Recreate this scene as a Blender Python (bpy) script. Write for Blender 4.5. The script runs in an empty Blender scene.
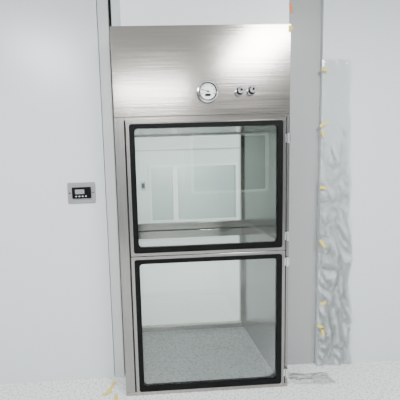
import bpy, bmesh, math, random
import numpy as np
from mathutils import Matrix, Vector
random.seed(4)
S=bpy.context.scene

# ------------------------------------------------------------ materials
def mat(name, col, rough=.5, metal=0., spec=.5, emis=None, es=0):
    m=bpy.data.materials.new(name); m.use_nodes=True
    b=m.node_tree.nodes['Principled BSDF']
    b.inputs['Base Color'].default_value=(*col,1); b.inputs['Roughness'].default_value=rough
    b.inputs['Metallic'].default_value=metal; b.inputs['Specular IOR Level'].default_value=spec
    if emis: b.inputs['Emission Color'].default_value=(*emis,1); b.inputs['Emission Strength'].default_value=es
    return m
def steel(name, base, rough, scale, dr=.08, dc=.2, bump=.12):
    m=mat(name, base, rough, 1.); nt=m.node_tree; b=nt.nodes['Principled BSDF']
    tc=nt.nodes.new('ShaderNodeTexCoord'); mp=nt.nodes.new('ShaderNodeMapping'); mp.inputs['Scale'].default_value=scale
    nz=nt.nodes.new('ShaderNodeTexNoise'); nz.inputs['Scale'].default_value=1; nz.inputs['Detail'].default_value=5
    nt.links.new(tc.outputs['Object'],mp.inputs[0]); nt.links.new(mp.outputs[0],nz.inputs['Vector'])
    r=nt.nodes.new('ShaderNodeMapRange'); r.inputs[3].default_value=rough-dr; r.inputs[4].default_value=rough+dr
    nt.links.new(nz.outputs[0],r.inputs[0]); nt.links.new(r.outputs[0],b.inputs['Roughness'])
    cr=nt.nodes.new('ShaderNodeMapRange'); cr.inputs[3].default_value=1-dc; cr.inputs[4].default_value=1+dc
    nt.links.new(nz.outputs[0],cr.inputs[0])
    vm=nt.nodes.new('ShaderNodeVectorMath'); vm.operation='SCALE'; vm.inputs[0].default_value=base
    nt.links.new(cr.outputs[0],vm.inputs['Scale']); nt.links.new(vm.outputs[0],b.inputs['Base Color'])
    bp=nt.nodes.new('ShaderNodeBump'); bp.inputs['Strength'].default_value=bump; bp.inputs['Distance'].default_value=.002
    nt.links.new(nz.outputs[0],bp.inputs['Height']); nt.links.new(bp.outputs[0],b.inputs['Normal'])
    return m
M_steel=steel('brushed_steel',(.345,.315,.29),.19,(2,2,120))
M_steelV=steel('brushed_steel_vertical',(.28,.27,.26),.22,(170,170,3))
M_steelIn=steel('steel_interior',(.28,.285,.27),.22,(60,3,60),.05,.06,.03)
M_chrome=mat('chrome',(.6,.6,.6),.15,1.)
M_black=mat('black_gasket',(.002,.002,.002),.5,spec=.12)
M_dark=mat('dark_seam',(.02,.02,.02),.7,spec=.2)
M_wall=mat('wall_panel_grey',(.60,.63,.64),.3)
M_over=mat('wall_panel_white',(.92,.95,.96),.4)
M_back=mat('wall_back_grey',(.45,.46,.46),.5)
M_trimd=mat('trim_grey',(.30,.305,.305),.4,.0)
M_triml=mat('trim_light_alu',(.50,.51,.515),.4,.0)
M_far=mat('far_wall',(.72,.78,.75),.5)
M_frame=mat('window_frame',(.82,.87,.84),.5)
M_ceil=mat('ceiling_white',(.62,.63,.63),.7)
M_lamp=mat('lamp_diffuser',(1,1,1),.5,emis=(1,1,1),es=10)
M_white=mat('dial_white',(.85,.85,.83),.4)
M_tape=mat('yellow_tape',(.60,.49,.12),.5)
M_red=mat('orange_sticker',(.7,.2,.05),.5)

def floor_mat():
    m=mat('speckled_vinyl',(.6,.6,.6),.3); nt=m.node_tree; b=nt.nodes['Principled BSDF']
    tc=nt.nodes.new('ShaderNodeTexCoord')
    v=nt.nodes.new('ShaderNodeTexNoise'); v.inputs['Scale'].default_value=75; v.inputs['Detail'].default_value=4; v.inputs['Roughness'].default_value=.7
    nt.links.new(tc.outputs['Object'],v.inputs['Vector'])
    c=nt.nodes.new('ShaderNodeValToRGB'); c.color_ramp.elements[0].position=.36; c.color_ramp.elements[1].position=.52
    c.color_ramp.elements[0].color=(.34,.35,.34,1); c.color_ramp.elements[1].color=(.70,.71,.705,1)
    nt.links.new(v.outputs[0],c.inputs[0]); nt.links.new(c.outputs[0],b.inputs['Base Color'])
    return m
M_floor=floor_mat()

def glass(name, tint, refl=1.0, ior=1.5, rough=0.0):
    m=bpy.data.materials.new(name); m.use_nodes=True; nt=m.node_tree; nt.nodes.clear()
    o=nt.nodes.new('ShaderNodeOutputMaterial'); mx=nt.nodes.new('ShaderNodeMixShader')
    t=nt.nodes.new('ShaderNodeBsdfTransparent'); t.inputs[0].default_value=(*tint,1)
    g=nt.nodes.new('ShaderNodeBsdfGlossy'); g.inputs['Roughness'].default_value=rough
    f=nt.nodes.new('ShaderNodeFresnel'); f.inputs[0].default_value=ior
    mu=nt.nodes.new('ShaderNodeMath'); mu.operation='MULTIPLY'; mu.inputs[1].default_value=refl
    nt.links.new(f.outputs[0],mu.inputs[0]); nt.links.new(mu.outputs[0],mx.inputs[0])
    nt.links.new(t.outputs[0],mx.inputs[1]); nt.links.new(g.outputs[0],mx.inputs[2]); nt.links.new(mx.outputs[0],o.inputs[0])
    return m
M_glass=glass('tinted_glass',(.91,.94,.93),1.3)
M_film=glass('plastic_film',(.972,.98,.978),1.8,1.45,.14)

# ------------------------------------------------------------ helpers
def finish(me,name,mt,parent=None,bev=0,smooth=False):
    ob=bpy.data.objects.new(name,me); S.collection.objects.link(ob)
    if mt: me.materials.append(mt)
    if bev:
        b=ob.modifiers.new('b','BEVEL'); b.width=bev; b.segments=2; b.limit_method='ANGLE'
    if smooth:
        for p in me.polygons: p.use_smooth=True
    if parent: ob.parent=parent
    return ob
def boxes(name,lst,mt,parent=None,bev=0):
    bm=bmesh.new()
    for (x0,x1,y0,y1,z0,z1) in lst:
        r=bmesh.ops.create_cube(bm,size=1)
        bmesh.ops.transform(bm,verts=r['verts'],matrix=Matrix.Translation(((x0+x1)/2,(y0+y1)/2,(z0+z1)/2))@Matrix.Diagonal((x1-x0,y1-y0,z1-z0,1)))
    me=bpy.data.meshes.new(name); bm.to_mesh(me); bm.free()
    return finish(me,name,mt,parent,bev)
def box(name,x0,x1,y0,y1,z0,z1,mt,parent=None,bev=0): return boxes(name,[(x0,x1,y0,y1,z0,z1)],mt,parent,bev)
def rr(x0,x1,z0,z1,r,n=8):
    pts=[]
    for cx,cz,a in ((x1-r,z1-r,0),(x0+r,z1-r,90),(x0+r,z0+r,180),(x1-r,z0+r,270)):
        for i in range(n+1):
            t=math.radians(a+90*i/n); pts.append((cx+r*math.cos(t),cz+r*math.sin(t)))
    return pts
def ring(name,outer,inner,ro,ri,y0,y1,mt,parent=None,bev=0):
    """picture-frame with rounded corners in XZ plane; y0 front"""
    A=rr(*outer,ro); B=rr(*inner,ri); bm=bmesh.new(); n=len(A)
    L=[[bm.verts.new((p[0],y,p[1])) for p in P] for P,y in ((A,y0),(B,y0),(B,y1),(A,y1))]
    for k in range(4):
        a=L[k]; b=L[(k+1)%4]
        for i in range(n): bm.faces.new((a[i],a[(i+1)%n],b[(i+1)%n],b[i]))
    bmesh.ops.recalc_face_normals(bm,faces=bm.faces)
    me=bpy.data.meshes.new(name); bm.to_mesh(me); bm.free()
    return finish(me,name,mt,parent,bev)
def rplate(name,x0,x1,z0,z1,r,y0,y1,mt,parent=None,bev=0):
    bm=bmesh.new(); P=rr(x0,x1,z0,z1,r,6); a=[bm.verts.new((p[0],y0,p[1])) for p in P]; b=[bm.verts.new((p[0],y1,p[1])) for p in P]
    n=len(P); bm.faces.new(a); bm.faces.new(b[::-1])
    for i in range(n): bm.faces.new((a[i],b[i],b[(i+1)%n],a[(i+1)%n]))
    bmesh.ops.recalc_face_normals(bm,faces=bm.faces)
    me=bpy.data.meshes.new(name); bm.to_mesh(me); bm.free()
    return finish(me,name,mt,parent,bev)
def lathe(name,x,z,prof,mt,parent=None,n=40,y=0):
    """profile [(r, y)] revolved about the Y axis at (x,z)"""
    bm=bmesh.new(); L=[]
    for r,yy in prof:
        L.append([bm.verts.new((x+r*math.cos(2*math.pi*i/n),y+yy,z+r*math.sin(2*math.pi*i/n))) for i in range(n)] if r>1e-6 else [bm.verts.new((x,y+yy,z))])
    for a,b in zip(L,L[1:]):
        for i in range(n):
            j=(i+1)%n
            if len(a)==1 and len(b)==1: continue
            if len(a)==1: bm.faces.new((a[0],b[i],b[j]))
            elif len(b)==1: bm.faces.new((a[i],a[j],b[0]))
            else: bm.faces.new((a[i],a[j],b[j],b[i]))
    bmesh.ops.recalc_face_normals(bm,faces=bm.faces)
    me=bpy.data.meshes.new(name); bm.to_mesh(me); bm.free()
    ob=finish(me,name,mt,parent,0,True)
    e=ob.modifiers.new('e','EDGE_SPLIT'); e.split_angle=math.radians(40)
    return ob
def empty(name,loc=(0,0,0)):
    e=bpy.data.objects.new(name,None); S.collection.objects.link(e); e.empty_display_size=.1; return e

# ------------------------------------------------------------ room shell
WY=.17; CH=2.75
box('floor',-3.2,4.2,-4.2,6.2,-.1,0,M_floor)
box('ceiling',-3.2,4.2,-4.2,6.2,CH,CH+.1,M_ceil)
boxes('wall_left',[(-3.2,-1.19,WY,WY+.08,0,CH),(-1.184,-.09,WY,WY+.08,0,CH),(-1.19,-1.184,WY+.004,WY+.08,0,CH)],M_wall)
boxes('wall_right',[(1.30,2.45,WY,WY+.08,0,CH),(2.456,4.2,WY,WY+.08,0,CH),(2.45,2.456,WY+.004,WY+.08,0,CH)],M_wall)
box('wall_above',.05,1.075,WY,WY+.08,2.15,CH,M_over)
box('trim_1',-.086,-.022,WY-.002,WY+.08,0,CH,M_triml,bev=.003)
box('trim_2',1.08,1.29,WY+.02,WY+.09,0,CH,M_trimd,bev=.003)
box('trim_3',1.004,1.075,WY+.012,WY+.08,0,2.14,M_triml,bev=.002)
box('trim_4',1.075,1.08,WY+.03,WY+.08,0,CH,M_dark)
box('trim_5',1.29,1.30,WY-.001,WY+.08,0,CH,M_wall)
boxes('trim_6',[(-.022,-.004,WY+.03,WY+.08,0,CH),(-.09,-.086,WY+.02,WY+.08,0,CH)],M_dark)
box('trim_7',-.004,.05,WY+.01,WY+.08,2.15,CH,M_wall)
boxes('wall_back',[(-3.2,4.2,-4.3,-4.2,0,.9),(-3.2,4.2,-4.3,-4.2,2.1,CH),(-3.2,-2.4,-4.3,-4.2,.9,2.1),(-.9,1.1,-4.3,-4.2,.9,2.1),(2.7,4.2,-4.3,-4.2,.9,2.1)],M_back)
for k,(a,b) in enumerate(((-2.4,-.9),(1.1,2.7))):  # unseen dark windows, added behind the camera to give the steel reflections contrast
    w=empty('window_%d'%(k+2))
    ring('frame',(a,b,.9,2.1),(a+.05,b-.05,.95,2.05),.01,.01,-4.28,-4.18,M_over,w)
    box('pane',a+.05,b-.05,-4.25,-4.24,.95,2.05,mat('added_dark_glass',(.03,.04,.045),.08),w)
box('wall_side_left',-3.3,-3.2,-4.2,6.2,0,CH,M_over)
box('wall_side_right',4.2,4.3,-4.2,6.2,0,CH,M_over)
# far room wall with window opening
FY=4.0
wx0,wx1,wz0,wz1=.24,2.0,.36,1.50
boxes('wall_far',[(-3.2,wx0,FY,FY+.1,0,CH),(wx1,4.2,FY,FY+.1,0,CH),(wx0,wx1,FY,FY+.1,0,wz0),(wx0,wx1,FY,FY+.1,wz1,CH)],M_far)
w=empty('window_1')
ring('frame',(wx0,wx1,wz0,wz1),(wx0+.04,wx1-.04,wz0+.04,wz1-.04),.01,.01,FY-.02,FY+.1,M_frame,w)
box('mullion',.70,.80,FY-.015,FY+.09,wz0+.04,wz1-.04,M_over,w)
box('pane',wx0+.04,wx1-.04,FY+.05,FY+.058,wz0+.04,wz1-.04,M_glass,w)
box('wall_end',-3.2,4.2,6.2,6.3,0,CH,M_over)
sw=empty('wall_switch')
rplate('plate',.07,.17,1.02,1.20,.01,FY-.012,FY,M_triml,sw)
rplate('rocker',.09,.15,1.06,1.16,.006,FY-.018,FY-.012,M_dark,sw)
boxes('trim_8',[(-3.2,4.2,FY-.012,FY,1.78,1.80),(2.35,2.37,FY-.012,FY,0,CH)],M_triml)

# ------------------------------------------------------------ lamps (ceiling troffers)
def troffer(name,x,y,w,d,p,col=(1,.99,.97)):
    t=empty(name)
    ring('housing',(x-w/2,x+w/2,-d/2,d/2),(x-w/2+.03,x+w/2-.03,-d/2+.03,d/2-.03),.01,.01,0,.03,M_ceil,t)
    h=t.children[0]
    for v in h.data.vertices: c=v.co.copy(); v.co=(c.x,y+c.z,CH-.03+c.y)
    box('diffuser',x-w/2+.03,x+w/2-.03,y-d/2+.03,y+d/2-.03,CH-.02,CH-.01,M_lamp,t)
    L=bpy.data.lights.new('light','AREA'); L.shape='RECTANGLE'; L.size=w-.06; L.size_y=d-.06; L.energy=p; L.color=col
    o=bpy.data.objects.new('light',L); S.collection.objects.link(o); o.location=(x,y,CH-.035); o.parent=t
troffer('ceiling_lamp',-.9,-1.6,.6,1.2,66,(.97,.99,1))
troffer('ceiling_lamp',1.5,-1.7,.6,1.2,88,(.97,.99,1))
troffer('ceiling_lamp',.3,-3.3,1.2,.6,90,(.97,.99,1))
troffer('ceiling_lamp',.3,2.2,1.2,.6,75)
troffer('ceiling_lamp',2.2,2.4,1.2,.6,75)
troffer('ceiling_lamp',1.2,5.1,1.2,.6,70)

# ------------------------------------------------------------ pass-through cabinet
C=empty('pass_through_cabinet')
H=2.1436; D=.70
# header plenum
box('header_housing',0,1,.003,D,1.645,H,M_steel,C,.002)
box('header_front_panel',.002,.998,-.004,.003,1.664,H-.001,M_steel,C,.0015)
box('header_lower_rail',.062,.977,-.002,.003,1.628,1.660,M_steel,C,.0015)
# side walls and posts
boxes('left_post',[(0,.055,-.002,.06,0,1.66)],M_steelV,C,.002)
boxes('right_post',[(.984,1.0,-.002,.06,0,1.66)],M_steelV,C,.002)
box('left_side_wall',.0,.05,.06,D,0,1.645,M_steelIn,C)
box('right_side_wall',.955,1.0,.06,D,0,1.645,M_steelIn,C)
box('base_plate',.05,.955,.0,D,.0,.022,M_floor,C)
box('front_sill',.0,1.0,-.003,.03,.0,.024,M_steel,C,.002)
box('middle_rail',.06,.98,.012,.04,.835,.90,M_steel,C,.002)
box('right_side_rail',.940,.955,.04,D-.04,.872,.925,M_steel,C,.002)
box('left_side_rail',.05,.065,.04,D-.04,.872,.925,M_steel,C,.002)
box('seam_backing_left',.055,.064,.004,.03,.02,1.66,M_dark,C)
box('seam_backing_right',.975,.984,.004,.03,.02,1.66,M_dark,C)
# back doors (glazed)
ring('rear_upper_frame',(.05,.955,.885,1.645),(.065,.94,.940,1.635),.005,.01,D-.04,D,M_steel,C,.002)
ring('rear_lower_frame',(.05,.955,.022,.875),(.085,.93,.06,.815),.005,.01,D-.04,D,M_steel,C,.002)
box('rear_upper_glass',.07,.935,D-.025,D-.019,.93,1.638,M_glass,C)
box('rear_lower_glass',.08,.935,D-.025,D-.019,.055,.84,M_glass,C)
box('rear_gap',.05,.955,D-.02,D,.874,.886,M_dark,C)
# front doors
def door(nm,x0,x1,z0,z1,m):
    ring(nm+'_steel_frame',(x0-m[0],x1+m[1],z0-m[2],z1+m[3]),(x0+.01,x1-.01,z0+.01,z1-.01),.004,.03,-.010,.010,M_steelV,C,.0015)
    ring(nm+'_black_border',(x0,x1,z0,z1),(x0+.030,x1-.030,z0+.034,z1-.025),.014,.020,-.014,.011,M_black,C,.001)
    box(nm+'_glass',x0+.012,x1-.012,-.008,-.001,z0+.012,z1-.012,M_glass,C)
door('upper_door',.082,.955,.8875,1.6226,(.018,.02,.018,.004))
door('lower_door',.082,.955,.0303,.8483,(.018,.02,.005,.018))
# hinges on the right
HZ=(1.52,.955,.80,.10)
for i,z in enumerate(HZ):
    o=lathe('hinge_%d'%i,0,0,[(0,-.028),(.007,-.028),(.007,.028),(0,.028)],M_chrome,C,16)
    for v in o.data.vertices:
        c=v.co.copy(); v.co=(.985+c.x,-.014+c.z,z+c.y)
    box('hinge_leaf',.968,1.0,-.0125,-.010,z-.024,z+.024,M_chrome,C,.001)
box('top_flange',0,1.0,.003,.03,H,H+.004,M_steelV,C)

# ------------------------------------------------------------ gauge
gx,gz=.527,1.789; fy=-.004
G=empty('pressure_gauge')
lathe('bezel',gx,gz,[(.0,fy),(.060,fy),(.062,fy-.006),(.060,fy-.016),(.053,fy-.019),(.049,fy-.016),(.048,fy-.010)],M_chrome,G,48)
lathe('dial',gx,gz,[(.049,fy-.010),(0,fy-.0102)],M_white,G,48)
lathe('dial_rim',gx,gz,[(.0485,fy-.011),(.0435,fy-.0115),(.0435,fy-.0105)],M_black,G,48)
bm=bmesh.new()
def bar(bm,cx,cz,ang,r0,r1,w,y):
    d=Vector((math.cos(ang),0,math.sin(ang))); n=Vector((-d.z,0,d.x))*w/2; o=Vector((cx,y,cz))
    vs=[bm.verts.new(o+d*a+n*s) for a,s in ((r0,1),(r0,-1),(r1,-1),(r1,1))]; bm.faces.new(vs)
for i in range(25):
    a=math.radians(200-220*i/24); bar(bm,gx,gz,a,.030 if i%4==0 else .036,.041,.003 if i%4==0 else .0014,fy-.0108)
bar(bm,gx,gz,math.radians(160),-.012,.034,.003,fy-.0125)
me=bpy.data.meshes.new('t'); bm.to_mesh(me); bm.free(); finish(me,'ticks_and_needle',M_black,G)
box('dial_label_block',gx-.016,gx+.016,fy-.0112,fy-.0102,gz-.026,gz-.012,M_dark,G)
lathe('needle_hub',gx,gz,[(0,fy-.014),(.005,fy-.014),(.005,fy-.0105)],M_black,G,20)
for x,z in ((.708,1.788),(.775,1.790)):
    K=empty('sampling_port')
    lathe('flange',x,z,[(0,fy),(.026,fy),(.026,fy-.004),(.019,fy-.006),(.0,fy-.006)],M_chrome,K,6)
    lathe('washer',x,z,[(.0,fy-.006),(.0215,fy-.006),(.0215,fy-.0085),(.0,fy-.0085)],M_dark,K,24)
    lathe('stem',x,z,[(.011,fy-.008),(.011,fy-.020),(.017,fy-.021),(.018,fy-.032),(.014,fy-.036),(.007,fy-.036),(.006,fy-.028),(0,fy-.028)],M_chrome,K,24)
    lathe('bore',x,z,[(0,fy-.0365),(.0075,fy-.0365)],M_black,K,20)

# ------------------------------------------------------------ wall controller
P=empty('wall_control_panel'); cx,cz=-.238,1.240
rplate('plate',cx-.086,cx+.086,cz-.066,cz+.066,.008,WY-.006,WY,mat('control_plate_alu',(.30,.30,.30),.35,.4),P,.001)
rplate('display_housing',cx-.056,cx+.060,cz-.034,cz+.036,.005,WY-.016,WY-.006,M_black,P,.001)
rplate('lcd',cx-.036,cx+.020,cz-.006,cz+.022,.002,WY-.0168,WY-.016,mat('lcd_grey',(.22,.25,.25),.2),P)
for i in range(4): rplate('key_%d'%i,cx-.036+.02*i,cx-.026+.02*i,cz-.024,cz-.017,.002,WY-.0175,WY-.016,M_triml,P)
for sx in (-1,1): lathe('screw_%d'%(sx+1),cx+sx*.072,cz,[(0,WY-.008),(.004,WY-.008),(.005,WY-.006)],M_dark,P,12)

# ------------------------------------------------------------ plastic film and tape at right
def sheet(name,f,nu,nv,mt,parent=None):
    bm=bmesh.new(); g=[[bm.verts.new(f(i/nu,j/nv)) for i in range(nu+1)] for j in range(nv+1)]
    for j in range(nv):
        for i in range(nu): bm.faces.new((g[j][i],g[j][i+1],g[j+1][i+1],g[j+1][i]))
    me=bpy.data.meshes.new(name); bm.to_mesh(me); bm.free(); return finish(me,name,mt,parent,0,True)
from mathutils import noise
F=empty('protective_film')
def film(u,v):
    z=.012+2.0*v; wdt=.17+.05*noise.noise(Vector((1,v*6,0)))+.08*(1-v)
    x=1.280+.006*math.sin(v*9)+wdt*u
    k=.12+.88*(1-v)**2
    y=WY-.007-.010*abs(noise.noise(Vector((u*2.5+3,v*7,1))))-.045*k*abs(noise.noise(Vector((u*4+v*9,v*18,5))))-.005*k*noise.noise(Vector((u*12-v*20,v*50,9)))
    return (x,min(y,WY-.004),z)
sheet('film',film,36,240,M_film,F)
for i,(z,a,l) in enumerate(((1.95,.3,.02),(1.62,-.5,.028),(1.56,1.2,.02),(1.22,.2,.022),(.86,.9,.03),(.46,-.3,.02),(.30,.6,.026),(.26,1.4,.03))):
    x=1.295+.01*math.sin(i*3)
    t=box('tape_%d'%i,-l,l,-.001,0,-.010,.010,M_tape,F); t.location=(x,WY-.016-(.024 if z<.9 else .0),z); t.rotation_euler=(0,a,0)
def heap(cx,cy,sx,sy,h,s):
    return lambda u,v:(cx+(u-.5)*sx+.02*noise.noise(Vector((v*3,s,0))),cy+(v-.5)*sy+.02*noise.noise(Vector((u*3,s,4))),.003+h*abs(noise.noise(Vector((u*3+s,v*3,s)))) *math.sin(math.pi*u)**.5*math.sin(math.pi*v)**.5 if 0<u<1 and 0<v<1 else .003)
F3=empty('film_scrap')
sheet('film',heap(1.18,.05,.26,.10,.03,3.3),20,14,M_film,F3)
T=empty('floor_tape')
for i,(x,y,l,a) in enumerate(((-.10,.08,.05,1.2),(-.06,-.02,.04,1.7),(-.12,.03,.03,.4))):
    t=box('strip_%d'%i,-l,l,-.010,.010,0,.0015,M_tape,T); t.location=(x,y,.0005+.0016*i); t.rotation_euler=(0,0,a)
T=empty('masking_tape')
for i,(x,z,l,a) in enumerate(((1.085,2.33,.03,1.3),(1.09,2.22,.02,1.0))):
    t=box('strip_%d'%i,-l,l,-.001,0,-.008,.008,M_tape if i else M_red,T); t.location=(x+.01,WY+.018,z); t.rotation_euler=(0,a,0)
box('corner_tape',.985,1.0,-.0055,-.0042,2.10,2.135,M_tape,C)

# ------------------------------------------------------------ world and camera
W=bpy.data.worlds.new('w'); S.world=W; W.use_nodes=True
W.node_tree.nodes['Background'].inputs[0].default_value=(.9,.95,1,1); W.node_tree.nodes['Background'].inputs[1].default_value=.4

yaw,pitch,roll=.0381,.0928,.0331
cy_,sy_=math.cos(yaw),math.sin(yaw); cp,sp=math.cos(pitch),math.sin(pitch)
f=Vector((sy_*cp,cy_*cp,-sp)); r=Vector((cy_,-sy_,0)); d=f.cross(r)
c,s=math.cos(roll),math.sin(roll)
X=c*r+s*d; Dn=-s*r+c*d
mtx=Matrix(((X.x,-Dn.x,-f.x,.1614),(X.y,-Dn.y,-f.y,-1.6404),(X.z,-Dn.z,-f.z,1.3465),(0,0,0,1)))
cam=bpy.data.cameras.new('camera'); co=bpy.data.objects.new('camera',cam); S.collection.objects.link(co)
co.matrix_world=mtx; cam.sensor_width=36; cam.lens=287.0*36/400; cam.shift_x=(200-156.7)/400; cam.clip_start=.05
S.camera=co
